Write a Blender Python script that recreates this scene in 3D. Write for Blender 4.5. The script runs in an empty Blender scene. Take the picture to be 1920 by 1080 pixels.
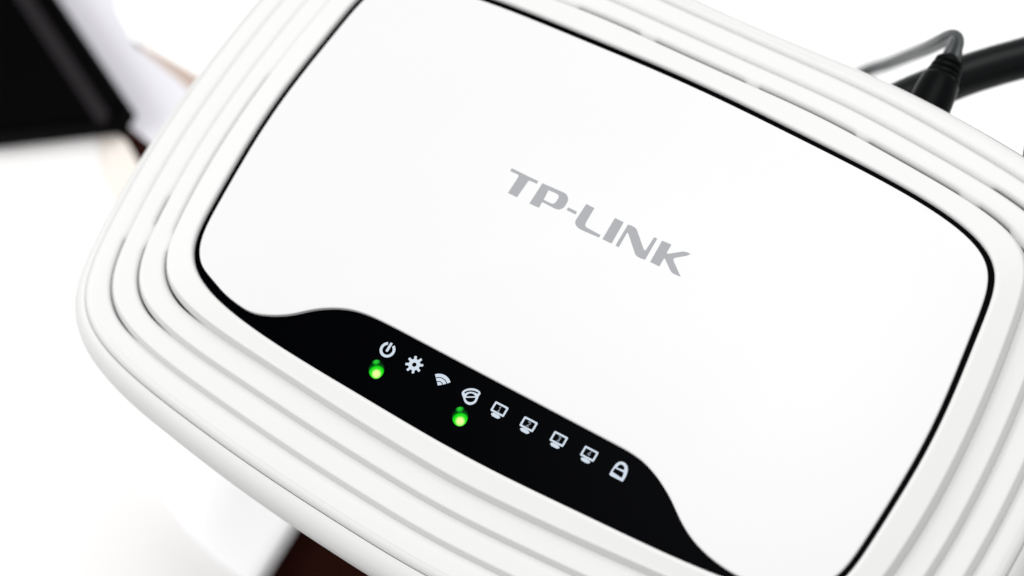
import bpy, bmesh, math, random
from mathutils import Matrix, Vector
random.seed(4)
S = 0.001                                    # everything below is in millimetres
scene = bpy.context.scene
COL = scene.collection
CAM_R = [[0.8496799, 0.5015532, -0.1627529], [0.4220003, -0.8318685, -0.360431], [-0.3161643, 0.2375692, -0.9184775]]
CAM_C = [131.844, -104.562, 391.426]   # mm
FOCAL_PX, PPX, PPY = 4334.81, 97.18, -32.33   # for a 1920 px wide frame
RING_B=41.1466; RING_N=3.6741; RING_M=9.9922
RING_DX=[4.9469, 10.0355, 15.2183, 20.054]; RING_DY=[4.8956, 9.8635, 14.9399, 20.3949]; RING_NN=[5.098, 5.2507, 4.5681, 3.9509]
FOUR=[2.2137, 0.8816, -0.1604, -0.2066, -1.4766, -0.1645, -0.5065, 0.0612]; FOURP=[-0.9275, -0.4788, 0.3758, 0.285, -0.4897, -0.1466, 0.3898, -0.0608]
LETTERS = {
  'T': [[[-21.95, 9.77], [-16.05, 9.73], [-16.03, 9.15], [-17.28, 9.14], [-17.6, 9.09], [-17.75, 8.91], [-17.78, 8.63], [-18.01, 5.11], [-19.98, 5.11], [-19.9, 8.38], [-19.93, 8.94], [-20.05, 9.14], [-20.38, 9.18], [-21.91, 9.12]]],
  'P': [[[-15.12, 9.73], [-10.89, 9.9], [-10.27, 9.91], [-9.76, 9.75], [-9.31, 9.41], [-9.08, 9.06], [-8.95, 8.51], [-8.93, 7.88], [-9.0, 7.33], [-9.23, 6.89], [-9.55, 6.58], [-9.96, 6.42], [-10.42, 6.37], [-12.57, 6.42], [-13.09, 6.44], [-13.24, 6.32], [-13.21, 6.02], [-13.2, 5.16], [-15.23, 5.09]], [[-13.38, 9.05], [-11.67, 9.11], [-11.26, 9.05], [-10.96, 8.84], [-10.88, 8.5], [-10.88, 7.98], [-10.91, 7.53], [-11.04, 7.21], [-11.29, 6.99], [-11.63, 6.94], [-13.21, 6.95]]],
  'H': [[[-8.24, 7.72], [-6.36, 7.69], [-6.26, 7.1], [-8.26, 7.12]]],
  'L': [[[-5.55, 9.81], [-3.77, 9.8], [-3.75, 6.83], [-3.69, 6.3], [-3.54, 5.97], [-3.19, 5.79], [-2.76, 5.76], [-0.06, 5.64], [-0.02, 5.08], [-3.38, 4.93], [-4.13, 4.94], [-4.74, 5.06], [-5.2, 5.29], [-5.55, 5.67], [-5.68, 6.12], [-5.66, 6.63]]],
  'I': [[[0.66, 9.81], [2.55, 9.79], [2.65, 5.11], [0.7, 5.09]]],
  'N': [[[3.5, 9.76], [4.3, 9.86], [4.93, 9.82], [5.39, 9.65], [5.86, 9.26], [8.43, 6.9], [8.75, 6.68], [8.93, 6.78], [8.99, 6.98], [9.1, 9.75], [9.74, 9.77], [9.8, 5.13], [8.91, 5.01], [8.16, 5.05], [7.7, 5.22], [7.21, 5.65], [4.46, 8.22], [4.26, 8.32], [4.16, 8.15], [4.21, 5.07], [3.5, 5.11]]],
  'K': [[[10.75, 9.83], [12.67, 9.92], [12.68, 8.24], [12.76, 8.03], [13.02, 8.07], [15.27, 9.7], [15.99, 9.91], [16.72, 9.88], [16.24, 9.26], [14.72, 8.12], [14.42, 7.82], [14.41, 7.57], [14.63, 7.28], [17.29, 5.19], [16.18, 5.12], [15.49, 5.17], [14.78, 5.56], [13.05, 6.93], [12.83, 6.97], [12.77, 6.74], [12.79, 5.17], [10.86, 5.19]]],
}
GLOBE = [[[-7.39, -32.68], [-7.61, -32.4], [-7.63, -32.08], [-7.46, -31.69], [-7.16, -31.3], [-6.65, -30.91], [-6.06, -30.64], [-5.38, -30.53], [-4.8, -30.61], [-4.5, -30.79], [-4.41, -31.04], [-4.48, -31.42], [-4.4, -31.8], [-4.31, -32.39], [-4.37, -32.89], [-4.61, -33.31], [-5.01, -33.66], [-5.55, -33.8], [-6.09, -33.69], [-6.56, -33.41], [-6.92, -33.03]], [[-7.07, -32.08], [-6.98, -31.78], [-6.65, -31.44], [-6.26, -31.2], [-5.72, -31.02], [-5.21, -30.99], [-4.98, -31.08], [-5.08, -31.26], [-5.48, -31.25], [-5.96, -31.34], [-6.38, -31.53], [-6.72, -31.86], [-6.83, -32.13]], [[-6.43, -32.5], [-6.46, -32.24], [-6.34, -31.94], [-6.06, -31.71], [-5.68, -31.62], [-5.39, -31.68], [-5.17, -31.82]], [[-6.4, -32.9], [-4.95, -32.11], [-4.83, -32.45], [-4.9, -32.82], [-5.24, -33.15], [-5.72, -33.25], [-6.1, -33.15]]]
LOCK = [[[24.12, -33.01], [24.11, -32.12], [24.18, -31.18], [24.29, -30.65], [24.51, -30.27], [24.92, -29.97], [25.37, -29.88], [25.86, -29.97], [26.27, -30.23], [26.62, -30.66], [26.84, -31.26], [26.96, -31.92], [26.98, -32.66], [26.94, -33.05], [26.74, -33.12], [24.51, -33.15]], [[24.88, -31.22], [24.88, -30.9], [25.04, -30.61], [25.31, -30.51], [25.64, -30.58], [25.86, -30.79], [25.94, -31.08]], [[24.66, -32.29], [24.72, -31.68], [26.08, -31.64], [26.23, -32.04], [26.24, -32.48]]]
WAVE_LEFT = [[-58.13, -36.86], [-55.79, -37.26], [-53.5, -37.59], [-51.41, -37.62], [-49.63, -37.2], [-48.02, -36.53], [-46.46, -35.78], [-44.98, -34.92], [-43.6, -33.92], [-42.31, -32.76], [-41.0, -31.65], [-39.6, -30.68], [-38.12, -29.83], [-36.58, -29.08], [-34.97, -28.45], [-33.23, -28.02], [-31.4, -27.74], [-29.5, -27.59], [-27.52, -27.56], [-25.16, -27.52]]

# ---------------------------------------------------------------- camera
cam_d = bpy.data.cameras.new('camera'); cam = bpy.data.objects.new('camera', cam_d); COL.objects.link(cam)
Rm = Matrix(CAM_R)
M3 = Rm.transposed() @ Matrix(((1,0,0),(0,-1,0),(0,0,-1)))
cam.matrix_world = Matrix.Translation(Vector(CAM_C)*S) @ M3.to_4x4()
cam_d.sensor_width = 36.0; cam_d.lens = FOCAL_PX/1920*36
cam_d.shift_x = -PPX/1920; cam_d.shift_y = PPY/1920
cam_d.clip_start = 0.01; cam_d.clip_end = 50
cam_d.dof.use_dof = True; cam_d.dof.focus_distance = 0.423; cam_d.dof.aperture_fstop = 8.2
scene.camera = cam
# ---------------------------------------------------------------- light: a bright white room and soft lamps, some added as fill
world = bpy.data.worlds.new('World'); scene.world = world; world.use_nodes = True
bg = world.node_tree.nodes['Background']; bg.inputs[0].default_value = (1.0, 1.0, 1.0, 1); bg.inputs[1].default_value = 0.70
def area(name, loc, target, size, power, col=(1,1,1)):
    d = bpy.data.lights.new(name, 'AREA'); d.shape = 'DISK'; d.size = size; d.energy = power; d.color = col
    o = bpy.data.objects.new(name, d); COL.objects.link(o)
    o.location = loc; o.rotation_euler = (Vector(target)-Vector(loc)).to_track_quat('-Z','Y').to_euler()
    return o
area('ceiling_lamp', (0.10, 0.95, 1.25), (0,0,0), 1.1, 12)
area('added_glow_lamp', (-0.21,0.30,1.24), (0.05,0,0), 0.4, 4.3)  # added unseen lamp, puts a soft glow on the top panel's right
area('added_left_fill', (-1.0, -0.42, 0.72), (-0.08,-0.03,-0.1), 0.7, 8.2)  # added fill, brightens the shaded paper and side wall at left
vs = scene.view_settings
scene.display_settings.display_device = 'sRGB'; vs.view_transform = 'Standard'; vs.look = 'None'; vs.exposure = 0; vs.gamma = 1
# ---------------------------------------------------------------- materials
def mat(name, col, rough=0.5, spec=0.5, bump=0.0, bscale=900.0, var=0.0, vscale=40.0, emis=None, estr=0.0, coat=0.0):
    m = bpy.data.materials.new(name); m.use_nodes = True; nt = m.node_tree; b = nt.nodes['Principled BSDF']
    b.inputs['Base Color'].default_value = (*col, 1); b.inputs['Roughness'].default_value = rough
    b.inputs['Specular IOR Level'].default_value = spec; b.inputs['Coat Weight'].default_value = coat
    tc = nt.nodes.new('ShaderNodeTexCoord')
    if bump:
        n = nt.nodes.new('ShaderNodeTexNoise'); n.inputs['Scale'].default_value = bscale; n.inputs['Detail'].default_value = 3
        nt.links.new(tc.outputs['Object'], n.inputs['Vector'])
        bp = nt.nodes.new('ShaderNodeBump'); bp.inputs['Strength'].default_value = bump; bp.inputs['Distance'].default_value = 0.0001
        nt.links.new(n.outputs['Fac'], bp.inputs['Height']); nt.links.new(bp.outputs['Normal'], b.inputs['Normal'])
    if var:
        n2 = nt.nodes.new('ShaderNodeTexNoise'); n2.inputs['Scale'].default_value = vscale; n2.inputs['Detail'].default_value = 4
        nt.links.new(tc.outputs['Object'], n2.inputs['Vector'])
        mx = nt.nodes.new('ShaderNodeMix'); mx.data_type = 'RGBA'
        mx.inputs['A'].default_value = (*[c*(1-var) for c in col], 1); mx.inputs['B'].default_value = (*[min(1,c*(1+var)) for c in col], 1)
        nt.links.new(n2.outputs['Fac'], mx.inputs['Factor']); nt.links.new(mx.outputs['Result'], b.inputs['Base Color'])
    if emis:
        b.inputs['Emission Color'].default_value = (*emis, 1); b.inputs['Emission Strength'].default_value = estr
    return m
M_SHELL = mat('white_plastic', (0.60,0.60,0.595), 0.48, 0.35, bump=0.12, bscale=2500, var=0.008, vscale=60)
M_TOP   = mat('white_panel_plastic', (0.60,0.60,0.60), 0.38, 0.35, bump=0.03, bscale=1500, var=0.008, vscale=30)
M_BLACK = mat('black_glossy_plastic', (0.0003,0.0004,0.0008), 0.25, 0.006, bump=0.02, bscale=800)
M_CORE  = mat('dark_vent', (0.01,0.01,0.01), 0.9, 0.1, bump=0.1)
M_GREY  = mat('grey_logo_print', (0.275,0.28,0.293), 0.55, 0.3, var=0.05, vscale=4000)
M_ICON  = mat('pale_icon_print', (0.42,0.475,0.54), 0.6, 0.2, var=0.03, vscale=3000)
M_DIGIT = mat('faint_digit_print', (0.19,0.22,0.26), 0.6, 0.2, var=0.05, vscale=3000)
M_RUBBER= mat('black_rubber', (0.0022,0.0026,0.0028), 0.33, 0.035, bump=0.25, bscale=1800, var=0.3, vscale=300)
M_ANT   = mat('black_antenna_plastic', (0.0014,0.0024,0.0027), 0.36, 0.12, bump=0.2, bscale=2500, var=0.35, vscale=400)
M_CORD  = mat('grey_cord', (0.04,0.045,0.047), 0.35, 0.4, bump=0.1, var=0.2, vscale=200)
M_PAPER = mat('white_paper', (0.90,0.90,0.90), 0.8, 0.2, bump=0.1, bscale=700, var=0.01, vscale=15)
M_LAV   = mat('shade_tinted_paper', (0.63,0.62,0.66), 0.8, 0.2, bump=0.1, bscale=700, var=0.02, vscale=15)  # shade beside the black device is put into this paper colour
M_OFFWHITE = mat('off_white_paper', (0.77,0.757,0.752), 0.8, 0.2, bump=0.1, bscale=700, var=0.015, vscale=15)
M_CREAM = mat('cream_paper', (0.71,0.66,0.61), 0.8, 0.2, bump=0.1, bscale=700, var=0.02, vscale=15)
M_TAN   = mat('tan_paper', (0.42,0.33,0.28), 0.8, 0.2, bump=0.1, bscale=700, var=0.03, vscale=15)
M_SLAB  = mat('white_slab_plastic', (0.95,0.95,0.955), 0.45, 0.3, bump=0.05, var=0.01)
M_WOOD  = mat('dark_brown_wood', (0.016,0.0035,0.0022), 0.55, 0.02, bump=0.2, bscale=300, var=0.35, vscale=25)
M_DEV   = mat('black_matt_plastic', (0.0004,0.0004,0.0006), 0.5, 0.015, bump=0.1, var=0.2)
M_DEVEDGE = mat('grey_trim_plastic', (0.009,0.0068,0.0085), 0.55, 0.1, bump=0.1, var=0.2)  # dark grey plastic of the device's trim strip
# ---------------------------------------------------------------- helpers
def link(o, parent=None):
    COL.objects.link(o)
    if parent is not None: o.parent = parent
    return o
def tag(o, label=None, cat=None, kind=None, group=None):
    if label: o['label'] = label
    if cat: o['category'] = cat
    if kind: o['kind'] = kind
    if group: o['group'] = group
    return o
def empty(name, label, cat, loc=(0,0,0)):
    o = bpy.data.objects.new(name, None); o.empty_display_size = 0.01; o.location = Vector(loc)*S
    link(o); return tag(o, label, cat)
def mesh_obj(name, verts, faces, m, parent=None, smooth=True, origin=(0,0,0)):
    me = bpy.data.meshes.new(name)
    ox = Vector(origin)
    me.from_pydata([tuple((Vector(v)-ox)*S) for v in verts], [], faces); me.validate()
    bm = bmesh.new(); bm.from_mesh(me); bmesh.ops.recalc_face_normals(bm, faces=bm.faces[:]); bm.to_mesh(me); bm.free()
    me.materials.append(m)
    for p in me.polygons: p.use_smooth = smooth
    o = bpy.data.objects.new(name, me); o.location = ox*S
    return link(o, parent)
def smooth_by_angle(o, deg=35):
    me = o.data
    bm = bmesh.new(); bm.from_mesh(me)
    for e in bm.edges:
        if len(e.link_faces) == 2 and e.calc_face_angle(0) > math.radians(deg): e.smooth = False
    bm.to_mesh(me); bm.free(); return o
def shape2d(name, contours, z, m, parent, depth=0.02):
    """flat print: filled outline (with holes) a hair above the panel it is printed on"""
    cu = bpy.data.curves.new(name+'_curve', 'CURVE'); cu.dimensions = '2D'; cu.fill_mode = 'BOTH'; cu.extrude = depth*S/2
    for c in contours:
        sp = cu.splines.new('POLY'); sp.points.add(len(c)-1); sp.use_cyclic_u = True
        for p, (x, y) in zip(sp.points, c): p.co = (x*S, y*S, 0, 1)
    tmp = bpy.data.objects.new(name+'_tmp', cu); COL.objects.link(tmp)
    bpy.context.view_layer.update()
    me = bpy.data.meshes.new_from_object(tmp.evaluated_get(bpy.context.evaluated_depsgraph_get()))
    bpy.data.objects.remove(tmp); bpy.data.curves.remove(cu)
    me.materials.clear(); me.materials.append(m); me.name = name
    o = bpy.data.objects.new(name, me); o.location = (0,0,z*S)
    return link(o, parent)
def join_into(o, others):
    """append other mesh objects' geometry to o (same local frame) and delete them"""
    bm = bmesh.new(); bm.from_mesh(o.data)
    for q in others:
        idx = len(o.data.materials); o.data.materials.append(q.data.materials[0])
        off = o.matrix_basis.inverted() @ q.matrix_basis
        n0 = len(bm.faces); bm.from_mesh(q.data); bm.faces.ensure_lookup_table(); bm.verts.ensure_lookup_table()
        vs_ = set()
        for f in bm.faces[n0:]:
            f.material_index = idx
            for v in f.verts: vs_.add(v)
        for v in vs_: v.co = off @ v.co
        bpy.data.objects.remove(q)
    bm.to_mesh(o.data); bm.free(); return o
def tube(name, path, radii, m, parent=None, n=24, flat=None, caps=True):
    """sweep a round (or flattened) section along a path"""
    P = [Vector(p) for p in path]; V = []; F = []
    ref = Vector((0,0,1)); prev = None
    for i, p in enumerate(P):
        t = (P[min(i+1,len(P)-1)]-P[max(i-1,0)]).normalized()
        a = prev if prev is not None else t.cross(ref)
        a = (a - t*a.dot(t)).normalized(); b = t.cross(a); prev = a
        r = radii[i] if isinstance(radii, (list,tuple)) else radii
        for k in range(n):
            th = 2*math.pi*k/n; x, y = math.cos(th), math.sin(th)
            if flat:      # figure-of-eight twin lead
                q = 0.55+0.45*abs(x)**0.7; x *= flat; y *= q if abs(x) > 0.05 else 0.5
            V.append(p + a*x*r + b*y*r)
    for i in range(len(P)-1):
        for k in range(n):
            F.append((i*n+k, i*n+(k+1)%n, (i+1)*n+(k+1)%n, (i+1)*n+k))
    if caps: F.append(tuple(range(n))); F.append(tuple((len(P)-1)*n+k for k in range(n)))
    return smooth_by_angle(mesh_obj(name, V, F, m, parent, origin=path[0]), 50)
def catmull(pts, k=8):
    P = [Vector(p) for p in pts]; P = [2*P[0]-P[1]]+P+[2*P[-1]-P[-2]]; out = []
    for i in range(1, len(P)-2):
        for j in range(k):
            t = j/k; a,b,c,d = P[i-1:i+3]
            out.append(0.5*((2*b)+(c-a)*t+(2*a-5*b+4*c-d)*t*t+(3*b-a-3*c+d)*t**3))
    out.append(P[-2]); return out
# ---------------------------------------------------------------- the router's concentric outlines
NT = 480
TH = [2*math.pi*i/NT for i in range(NT)]
def sup(a, b, n, m):
    out = []
    for t in TH:
        c, s = abs(math.cos(t)), abs(math.sin(t)); lo, hi = 0.0, 300.0
        for _ in range(45):
            r = (lo+hi)/2
            if (r*c/a)**n + (r*s/b)**m < 1: lo = r
            else: hi = r
        out.append(r)
    return out
def fourier(F):
    return [math.exp(sum(F[j]*math.cos(2*(j+2)*t) for j in range(4))/100 + sum(F[4+j]*math.sin((2*j+1)*t) for j in range(4))/100) for t in TH]
g0 = fourier(FOUR); g1 = fourier(FOURP)
RAD = [[r*a*b for r, a, b in zip(sup(70, RING_B, RING_N, RING_M), g0, g1)]]
for k in range(4):
    RAD.append([r*a for r, a in zip(sup(70+RING_DX[k], RING_B+RING_DY[k], RING_NN[k], RING_M), g0)])
# the back of the outermost edge is flatter (the socket side)
RAD[4] = [r - 2.0*max(0, math.sin(t))**2 for r, t in zip(RAD[4], TH)]
def outline(k):
    return [Vector((r*math.cos(t), r*math.sin(t))) for r, t in zip(RAD[k], TH)]
def normals(P):
    N = []
    for i in range(len(P)):
        t = P[(i+1)%len(P)]-P[i-1]; N.append(Vector((t.y, -t.x)).normalized())
    return N
OUT = [outline(k) for k in range(5)]; NRM = [normals(P) for P in OUT]
def loop(k, off, z):
    """offset copy of outline k; off and z may be functions of the angle"""
    f = off if callable(off) else (lambda t: off); h = z if callable(z) else (lambda t: z)
    return [(p.x+n.x*f(t), p.y+n.y*f(t), h(t)) for p, n, t in zip(OUT[k], NRM[k], TH)]
def loft(name, loops, m, parent, close_first=False, close_last=False):
    V = [v for L in loops for v in L]; n = NT; F = []
    for i in range(len(loops)-1):
        for k in range(n): F.append((i*n+k, i*n+(k+1)%n, (i+1)*n+(k+1)%n, (i+1)*n+k))
    if close_first: F.append(tuple(range(n)))
    if close_last: F.append(tuple((len(loops)-1)*n+k for k in range(n)))
    return smooth_by_angle(mesh_obj(name, V, F, m, parent), 40)

router = empty('wifi_router', 'white wireless router with stepped rounded rims and black status strip', 'router', (0,0,-30))
def rparent(o):      # parts are modelled in scene coordinates; hang them on the empty
    o.parent = router; o.matrix_parent_inverse = Matrix.Translation(-router.location); return o

# slits between the rims: open along some stretches, closed by little bridges
def slit(ranges, w):
    def f(t):
        d = math.degrees(t) % 360; best = -0.12
        for a, b in ranges:
            if a <= d <= b:
                lead = 0.7; tail = 7.0 if b > 212 else 0.7      # the last stretch closes slowly towards the front
                u = min(1, (d-a)/lead, (b-d)/tail); u = u*u*(3-2*u)
                best = max(best, -0.12+(w+0.12)*u)
        return best
    return f
SLITS = {1: slit([(26,30.2),(31.3,36.6),(38.1,53.3),(54.9,77.2),(79.8,105.2),(107.8,123),(175,202.3),(203.9,218)], 0.48),
         2: slit([(30,39.6),(196,201.2),(202.9,218)], 0.50), 3: slit([(201.6,218)], 0.5)}
#            inner z, outer z, foot z of each rim
LEVELS = {1: (0.9,0.0,-2.4), 2: (-2.2,-2.6,-4.6), 3: (-4.3,-4.7,-6.4), 4: (-6.25,-6.6,-7.7)}
def soft(t):                                   # the inner lip of each rim is rounded over at the back and ends, crisp in front
    return 0.16+0.84*max(0,min(1,(math.sin(t)+0.75)/0.5))
for k in (1,2,3,4):
    zi, zo, zf = LEVELS[k]
    if k == 1: inner = [loop(0,0.0,-0.8), loop(0,0.02,0.25), loop(0,0.10,0.55), loop(0,0.28,0.80), loop(0,0.6,zi), loop(0,1.0,zi-0.06)]
    else:
        f = SLITS[k-1]; inner = [loop(k-1,f,zi-2.8), loop(k-1,f,lambda t: zi-0.76*soft(t))] + [loop(k-1,(lambda t, a=a: f(t)*(1-a/1.5)+a),(lambda t, b=b: zi-b*soft(t))) for a,b in ((0.10,0.58),(0.35,0.36),(0.75,0.13),(1.15,0.03),(1.5,0.0))]
    mid = [loop(k,-1.7, zo+(0.07 if k == 1 else 0.02))]
    if k < 4: edge = [loop(k,-1.25,zo), loop(k,-1.02,zo-0.05), loop(k,-0.86,zo-0.17), loop(k,-0.76,zo-0.36), loop(k,-0.06,zf+0.02), loop(k,0.0,zf-0.2), loop(k,0.0,zf-2.4)]
    else:     edge = [loop(k,-1.9,zo), loop(k,-1.2,zo-0.12), loop(k,-0.5,zo-0.5), loop(k,-0.05,zf+0.02), loop(k,0.0,zf-0.25), loop(k,0.0,zf-1.6)]
    rparent(loft('rim_ring', inner+mid+edge, M_SHELL, None))
# lower shell: the rounded side wall and the underside
def sk(d0): return lambda t: d0*0.72 + (1.9*max(0,-math.sin(t)) - 3.9*max(0,math.sin(t))**2)*min(1,d0/3)
side = [loop(4,-0.6,-9.2), loop(4,0.06,-9.0), loop(4,0.08,-8.0), loop(4,lambda t: 0.2+0*t,-7.86), loop(4,sk(0.9),-8.1), loop(4,sk(2.2),-9.1), loop(4,sk(3.2),-10.6),
        loop(4,sk(3.8),-12.4), loop(4,sk(4.0),-14.4), loop(4,sk(3.6),-17.5), loop(4,sk(2.2),-22), loop(4,sk(0.5),-26.5), loop(4,-2.0,-29.2), loop(4,-5.0,-30)]
rparent(loft('lower_shell', side, M_SHELL, None, close_last=True))
rparent(loft('inner_tray', [loop(0,-4,-3.5), loop(3,2,-9.5), loop(3,2,-12)], M_CORE, None, close_first=True))
# ---------------------------------------------------------------- glossy black strip panel under the white top panel
ZB = -0.08
window = rparent(loft('status_panel', [loop(0,-0.04,-1.0), loop(0,-0.04,ZB-0.1), loop(0,-0.14,ZB)], M_BLACK, None, close_last=True))
# white top panel with the wave cut out for the status strip
def inset(t):
    d = 1.18 - 0.12*math.cos(t) + 0.1*max(0,math.sin(t)); return -d
ins = loop(0, inset, 0)
a0, a1 = -29.5, 209.0
pts = []
for i in range(-NT//2, NT+1):
    d = i*360/NT
    if a0 <= d <= a1: pts.append(Vector(ins[i % NT][:2]))
left = [Vector(p) for p in WAVE_LEFT]
right = [Vector(p) for p in [(25.5,-27.85),(28.79,-28.3),(32.43,-29.7),(36.16,-31.84),(38.6,-33.75),(40.9,-35.35),(43.51,-36.7),(46.98,-37.8),(50.5,-38.35),(53.5,-38.5),(57.0,-38.1),(60.2,-37.0)]]
mid = [left[-1].lerp(right[0], j/24) for j in range(1,24)]
poly = pts + left + mid + right
# resample evenly and relax a little
def resample(P, step):
    out = []; n = len(P); acc = 0.0
    for i in range(n):
        a, b = P[i], P[(i+1)%n]; L = (b-a).length
        while acc < L: out.append(a.lerp(b, acc/L) if L > 0 else a); acc += step
        acc -= L
    return out
poly = resample(poly, 0.5)
for _ in range(10): poly = [(poly[i-1]+poly[i]*2+poly[(i+1)%len(poly)])/4 for i in range(len(poly))]
pn = normals(poly)
def ploop(d, z): return [(p.x+n.x*d, p.y+n.y*d, z) for p, n in zip(poly, pn)]
L = [ploop(0.0,ZB-0.02), ploop(0.0,0.78), ploop(-0.05,0.88), ploop(-0.16,0.94), ploop(-0.34,0.96)]
V = [v for l in L for v in l]; n = len(poly); F = []
for i in range(len(L)-1):
    for k in range(n): F.append((i*n+k, i*n+(k+1)%n, (i+1)*n+(k+1)%n, (i+1)*n+k))
F.append(tuple((len(L)-1)*n+k for k in range(n)))
top_panel = rparent(smooth_by_angle(mesh_obj('top_panel', V, F, M_TOP), 40))
for k, c in LETTERS.items():
    o = shape2d('hyphen_mark' if k == 'H' else 'logo_letter', c, 0.972, M_GREY, top_panel)
# ---------------------------------------------------------------- printed status icons
def grow(C, k):
    out = [C[0]]
    for c in C[1:]:
        mx = sum(p[0] for p in c)/len(c); my = sum(p[1] for p in c)/len(c)
        out.append([(mx+(p[0]-mx)*k, my+(p[1]-my)*k) for p in c])
    return out
def circle(cx, cy, r, n=40, a0=0, a1=360, closed=True):
    m = n if closed else n+1
    return [(cx+r*math.cos(math.radians(a0+(a1-a0)*i/n)), cy+r*math.sin(math.radians(a0+(a1-a0)*i/n))) for i in range(m)]
def arcband(cx, cy, r0, r1, a0, a1, n=24):
    return circle(cx,cy,r1,n,a0,a1,False)+circle(cx,cy,r0,n,a1,a0,False)
ZI = ZB+0.016
px, py = -24.40, -31.72
capsule = [(px-0.24, py-0.25), (px-0.17,py-0.36),(px,py-0.42),(px+0.17,py-0.36),(px+0.24,py-0.25),(px+0.24,py+1.5),(px-0.24,py+1.5)]
shape2d('power_icon', [arcband(px,py,0.98,1.50,118,422,48), capsule], ZI, M_ICON, window)
gx, gy = -18.36, -31.86; gear = []
for i in range(8):
    c = 22.5+45*i
    for da, r in ((-22.5,1.08),(-13,1.12),(-8,1.66),(0,1.72),(8,1.66),(13,1.12)): gear.append((gx+r*math.cos(math.radians(c+da)), gy+r*math.sin(math.radians(c+da))))
shape2d('gear_icon', [gear, circle(gx,gy,0.42)], ZI, M_ICON, window)
wx, wy = -12.22, -33.35
shape2d('wireless_icon', [arcband(wx,wy,1.76,2.40,45,135), arcband(wx,wy,1.0,1.60,45,135), [(wx-0.1,wy+0.1)]+circle(wx,wy,0.84,12,47,133,False)], ZI, M_ICON, window)
shape2d('internet_icon', grow(GLOBE, 1.16), ZI, M_ICON, window)
def rrect(cx, cy, w, h, r, n=5):
    out = []
    for sx, sy, a in ((1,1,0),(-1,1,90),(-1,-1,180),(1,-1,270)):
        for i in range(n+1):
            t = math.radians(a+90*i/n); out.append((cx+sx*(w/2-r)+r*math.cos(t), cy+sy*(h/2-r)+r*math.sin(t)))
    return out
DIG = {1: [[(-.22,.24),(.02,.48),(.02,-.48)],[(-.22,-.48),(.26,-.48)]],
       2: [[(-.28,.26),(-.12,.46),(.14,.46),(.28,.26),(.22,.02),(-.28,-.46),(.30,-.46)]],
       3: [[(-.26,.40),(.0,.48),(.24,.36),(.24,.12),(.0,.02),(.26,-.10),(.26,-.36),(.0,-.48),(-.28,-.38)]],
       4: [[(.14,-.48),(.14,.48),(-.30,-.18),(.32,-.18)]]}
def ribbon(path, w):
    P = [Vector(p) for p in path]; Lf, Rt = [], []
    for i, p in enumerate(P):
        d0 = (P[i]-P[i-1]).normalized() if i else (P[1]-P[0]).normalized()
        d1 = (P[i+1]-P[i]).normalized() if i < len(P)-1 else d0
        b = (d0+d1).normalized(); nn = Vector((-b.y,b.x)); s = 1/max(0.5, nn.dot(Vector((-d0.y,d0.x))))
        Lf.append(p+nn*w/2*s); Rt.append(p-nn*w/2*s)
    return [tuple(p) for p in Lf]+[tuple(p) for p in reversed(Rt)]
for num, (cx, cy) in zip((1,2,3,4), [(0.22,-31.82),(6.44,-31.79),(12.74,-31.62),(19.04,-31.42)]):
    w, h = 2.86, 2.02
    foot = [(cx-0.42,cy-h/2+0.02),(cx-0.42,cy-h/2-0.22),(cx-0.98,cy-h/2-0.30),(cx-0.98,cy-h/2-0.70),(cx-0.55,cy-h/2-0.86),(cx+0.55,cy-h/2-0.86),(cx+0.98,cy-h/2-0.70),(cx+0.98,cy-h/2-0.30),(cx+0.42,cy-h/2-0.22),(cx+0.42,cy-h/2+0.02)]
    foot = [(cx-0.92,cy-h/2-0.24),(cx-0.92,cy-h/2-0.50),(cx-0.55,cy-h/2-0.74),(cx+0.55,cy-h/2-0.74),(cx+0.92,cy-h/2-0.50),(cx+0.92,cy-h/2-0.24),(cx+0.5,cy-h/2-0.05),(cx-0.5,cy-h/2-0.05)]
    frame = shape2d('port_icon', [rrect(cx,cy,w,h,0.25), rrect(cx,cy,w-0.74,h-0.72,0.10)], ZI, M_ICON, window)
    st = shape2d('stand', [foot], ZI, M_ICON, None)
    dg = [shape2d('digit', [[(cx+x*0.85, cy+y*0.95) for x, y in ribbon(st_, 0.17)]], ZI+0.004*q, M_DIGIT, None) for q, st_ in enumerate(DIG[num])]
    join_into(frame, [st]+dg)
shape2d('padlock_icon', grow(LOCK, 1.28), ZI, M_ICON, window)
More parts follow.
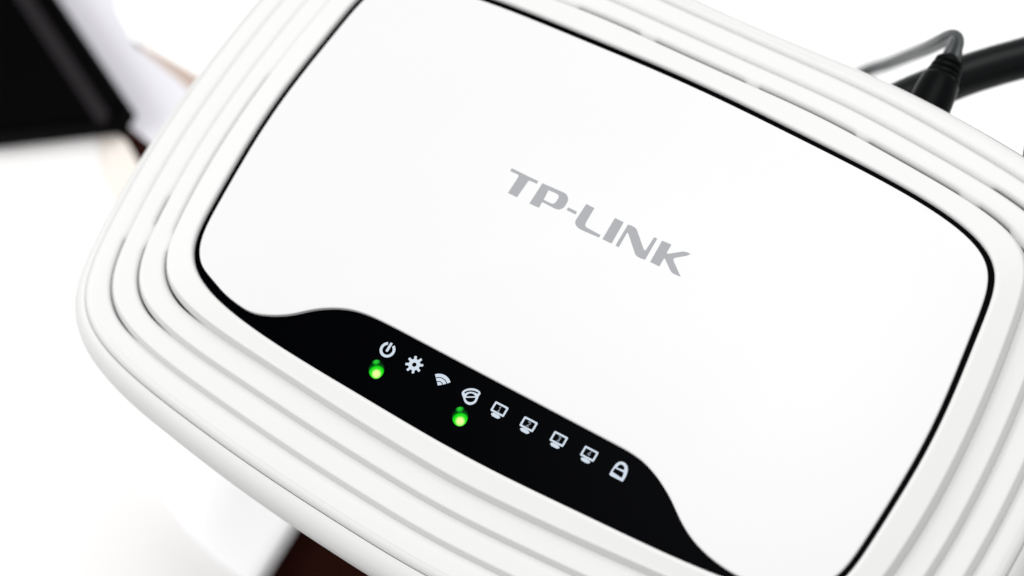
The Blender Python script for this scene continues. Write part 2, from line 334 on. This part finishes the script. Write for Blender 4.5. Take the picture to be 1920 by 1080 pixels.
# ---------------------------------------------------------------- glowing green indicators
def led_mat(core, top):
    m = bpy.data.materials.new('green_indicator'); m.use_nodes = True; nt = m.node_tree; b = nt.nodes['Principled BSDF']
    b.inputs['Base Color'].default_value = (0.0003,0.004,0.0006,1); b.inputs['Roughness'].default_value = 0.25; b.inputs['Specular IOR Level'].default_value = 0.01
    tc = nt.nodes.new('ShaderNodeTexCoord')
    def dist(p, stops):
        v = nt.nodes.new('ShaderNodeVectorMath'); v.operation = 'DISTANCE'; v.inputs[1].default_value = tuple(q*S for q in p)
        nt.links.new(tc.outputs['Object'], v.inputs[0])
        k = nt.nodes.new('ShaderNodeMath'); k.operation = 'MULTIPLY'; k.inputs[1].default_value = 1/(3.0*S); nt.links.new(v.outputs['Value'], k.inputs[0])
        r = nt.nodes.new('ShaderNodeValToRGB'); e = r.color_ramp.elements
        e[0].position, e[0].color = stops[0]; e[1].position, e[1].color = stops[-1]
        for pos, c in stops[1:-1]: q = e.new(pos); q.color = c
        nt.links.new(k.outputs[0], r.inputs[0]); return r.outputs['Color']
    c1 = dist(core, [(0.0,(0.92,1.0,0.36,1)),(0.19,(0.80,1.0,0.32,1)),(0.31,(0.04,0.85,0.02,1)),(0.46,(0.003,0.66,0.005,1)),(0.55,(0.0,0.10,0.005,1)),(0.68,(0.0,0.018,0.003,1)),(0.80,(0.0,0.006,0.001,1))])
    c2 = dist(top, [(0.0,(0.04,0.62,0.05,1)),(0.14,(0.01,0.45,0.02,1)),(0.27,(0,0,0,1))])  # small highlight at the upper end, painted into the emission
    ad = nt.nodes.new('ShaderNodeMix'); ad.data_type = 'RGBA'; ad.blend_type = 'ADD'; ad.inputs['Factor'].default_value = 1
    nt.links.new(c1, ad.inputs['A']); nt.links.new(c2, ad.inputs['B'])
    nt.links.new(ad.outputs['Result'], b.inputs['Emission Color']); b.inputs['Emission Strength'].default_value = 1.0
    return m
dv = Vector((0.535,-0.845))                      # the bright die sits towards the strip's lower edge
M_LED = led_mat((dv.x*0.92+0.05, dv.y*0.92, 0.2), (-dv.x*1.45, -dv.y*1.45, 0.2))
pr = Vector((0.845,0.535))
for (cx, cy) in [(-24.25,-35.9),(-5.53,-36.40)]:
    V = []; F = []; NR, NS = 6, 40
    for i in range(NR):
        q = math.cos(i/NR*math.pi/2) if i else 1.0; hgt = 0.32*math.sin(i/NR*math.pi/2)
        for k in range(NS):
            t = 2*math.pi*k/NS; p = dv*(1.86*q*math.cos(t)) + pr*(1.46*q*math.sin(t)); V.append((cx+p.x, cy+p.y, ZB-0.01+hgt))
    V.append((cx,cy,ZB-0.01+0.32))
    for i in range(NR-1):
        for k in range(NS): F.append((i*NS+k, i*NS+(k+1)%NS, (i+1)*NS+(k+1)%NS, (i+1)*NS+k))
    for k in range(NS): F.append(((NR-1)*NS+k, (NR-1)*NS+(k+1)%NS, NR*NS))
    mesh_obj('indicator_light', V, F, M_LED, window, origin=(cx,cy,ZB))
# ---------------------------------------------------------------- antenna behind the router
ap = catmull([(24.5,54.5,-24),(28.1,62.5,-27),(31.0,68.1,-29),(32.5,70.7,-30),(37.2,77.7,-32),(41.7,83.0,-33),(45.7,87.1,-33.5),(54,95.5,-34),(70,111,-35),(90,131,-36)], 6)
nA = len(ap); rparent(tube('antenna', ap, [4.15]*(nA-3)+[3.9,3.2,1.8], M_ANT, None, n=40))
# ---------------------------------------------------------------- power cable
cable = empty('power_cable', 'black ribbed power plug in the back of the router with a thin grey twin lead', 'power cable', (37.6,64,-18))
def cparent(o): o.parent = cable; o.matrix_parent_inverse = Matrix.Translation(-cable.location); return o
def lerp3(a, b, t): return tuple(a[i]+(b[i]-a[i])*t for i in range(3))
A, B = (38.0,56.5,-17.6), (36.1,76.5,-18.7)      # plug axis, straight back from the socket
def ax(y): return lerp3(A, B, (y-A[1])/(B[1]-A[1]))
prof = [(56.5,4.3),(62,4.3),(66,4.1),(68.6,3.85),(69.3,3.6),(69.5,3.2)]
cparent(tube('plug_body', [ax(y) for y,_ in prof], [r for _,r in prof], M_RUBBER, None, n=40))
prof = []
y = 69.3
for i in range(3):
    r = 3.45-0.28*i
    prof += [(y,r-0.75),(y+0.25,r-0.75),(y+0.30,r-0.1),(y+0.45,r),(y+1.15,r-0.08),(y+1.30,r-0.2)]; y += 1.45
prof += [(y,2.0),(y+0.5,1.9),(y+0.9,1.5)]
cparent(tube('strain_relief', [ax(q) for q,_ in prof], [r for _,r in prof], M_RUBBER, None, n=36))
cp = catmull([ax(73.6),(36.0,76.2,-18.8),(35.5,78.2,-19.4),(34.4,79.6,-20.8),(32.7,80.4,-23.7),(30.2,81.0,-29),(25.7,83.2,-40),(18.5,87.7,-58),(11.4,91.6,-75),(4.2,93.7,-89),(-4,88,-96.2),(-18,76,-98),(-34,60,-98.2)], 10)
view = Vector(CAM_C)
offs = []
for q in range(len(cp)):
    t = (cp[min(q+1,len(cp)-1)]-cp[max(q-1,0)]).normalized(); o_ = t.cross((view-cp[q]).normalized()).normalized()
    if offs and o_.dot(offs[-1]) < 0: o_ = -o_
    offs.append(o_ if not offs else (offs[-1]*0.6+o_*0.4).normalized())
rad = [1.1-0.3*min(1,q/14) for q in range(len(cp))]
one = tube('cord', [p+o_*r*0.9 for p, o_, r in zip(cp,offs,rad)], rad, M_CORD, None, n=20)
two = tube('strand', [p-o_*r*0.9 for p, o_, r in zip(cp,offs,rad)], rad, M_CORD, None, n=20)
cparent(join_into(one, [two]))
# second lead entering at the right edge of the picture
net = tube('network_cable', catmull([(61.5,54,-21),(59.7,60.7,-21),(57.9,65.3,-23),(57.2,69,-24.8),(59.3,75.5,-27.5),(66,92,-36),(84,118,-66),(112,142,-94),(150,180,-97.6),(190,260,-97.6)],8), 1.45, M_RUBBER, None, n=24)
tag(net, 'dark round cable behind the router, just entering at the right edge', 'cable')
# ---------------------------------------------------------------- the desk and what lies on it
def slab(name, poly2, z0, z1, m, parent=None, bev=0.0, top=None, smooth=False):
    n = len(poly2); P = [Vector(p) for p in poly2]; N = []
    if sum(P[i-1].x*P[i].y-P[i].x*P[i-1].y for i in range(n)) < 0: P.reverse()
    N = normals(P)
    loops = [[(p.x,p.y,z0) for p in P]]
    if top is not None: loops.append([(p[0],p[1],z1) for p in top])
    else:
        loops.append([(p.x,p.y,z1-bev) for p in P])
        if bev:
            for a in (30,60,90): loops.append([(p.x-q.x*bev*(1-math.cos(math.radians(a))), p.y-q.y*bev*(1-math.cos(math.radians(a))), z1-bev+bev*math.sin(math.radians(a))) for p, q in zip(P,N)])
    V = [v for l in loops for v in l]; F = [tuple(range(n)), tuple((len(loops)-1)*n+k for k in range(n))]
    for i in range(len(loops)-1):
        for k in range(n): F.append((i*n+k, i*n+(k+1)%n, (i+1)*n+(k+1)%n, (i+1)*n+k))
    return smooth_by_angle(mesh_obj(name, V, F, m, parent, smooth=True, origin=(P[0].x,P[0].y,z0)), 40)
tag(slab('desk', [(-520,-420),(480,-420),(480,560),(-520,560)], -130, -100, M_WOOD, bev=2.0), kind='structure')
tag(slab('paper_sheet', [(-330,60),(-166,6),(-158.5,-0.5),(-156,-3),(-152,-8),(-120,-26),(-60,-24),(-60,-320),(-330,-320)], -99.66, -99.46, M_OFFWHITE), 'large white sheet at lower left, running under the black device and the rounded tray', 'paper')
tag(slab('paper_sheet', [(-182,41),(-173.5,31),(-166,26.4),(-146,25.5),(-60,18),(-50,-50),(330,-50),(330,430),(-240,430),(-240,90)], -99.5, -99.05, M_PAPER), 'large white sheet behind the router, under its cables', 'paper')
tag(slab('paper_sheet', [(-240,80),(-182,46),(-170,29),(-164,25.2),(-146,23.2),(-118,17),(-118,-1),(-149,5.4),(-156,6.6),(-178,14),(-230,20)], -99.97, -99.55, M_LAV), 'strip of paper beside the black device, its shade painted in as lavender grey', 'paper')
tag(slab('paper_sheet', [(-168,3),(-156,3.4),(-151.5,2.6),(-146,-0.5),(-118,-19),(-118,-34),(-168,-30)], -99.99, -99.985+0.3, M_CREAM), 'small cream sheet peeking out beside the black device corner', 'paper')
tag(slab('paper_strip', [(-172,30.5),(-162,25.0),(-150,22.6),(-140,20),(-118,13),(-118,22),(-146,28),(-166,30)], -99.54, -99.51, M_TAN), 'narrow tan paper strip showing between the grey strip and white sheet at upper left', 'paper')
tag(slab('tray', [(-59.5,-76),(-63,-75.2),(-70,-74.6),(-76,-73.4),(-82,-71.6),(-88,-69.0),(-93,-65.8),(-97.4,-61.6),(-101,-56),(-103.6,-48),(-104.6,-38),(-104.6,-14),(-102,-8),(-96,-4),(-66,-4),(-61.5,-6),(-59.5,-10)], -99.44, -94.5, M_SLAB, bev=0.8), 'white tray with a rounded corner poking out below the front left of the router', 'tray')
tag(slab('carton', [(-44,-44),(58,-44),(58,36),(-44,36)], -99.04, -30.1, M_PAPER, bev=0.6), 'white box the router stands on', 'box')
# black device standing at the top left
dev = empty('black_device', 'soft focus black device with a thin grey stripe at the upper left', 'device', (-190,10,-99.4))
def dparent(o): o.parent = dev; o.matrix_parent_inverse = Matrix.Translation(-dev.location); return o
foot = [(-199.5,31.8),(-153.2,9.6),(-152.9,8.4),(-152.8,4.2),(-183.5,-15.9),(-246,-38),(-232,22)]
dparent(slab('housing', foot, -99.4, -91, M_DEV, bev=1.2))
dparent(slab('trim_strip', [(-207,30.2),(-154.6,4.9),(-154.0,2.6),(-156.2,1.6),(-209,26.9)], -91.3, -90.4, M_DEVEDGE, bev=0.4))
bpy.context.view_layer.update()
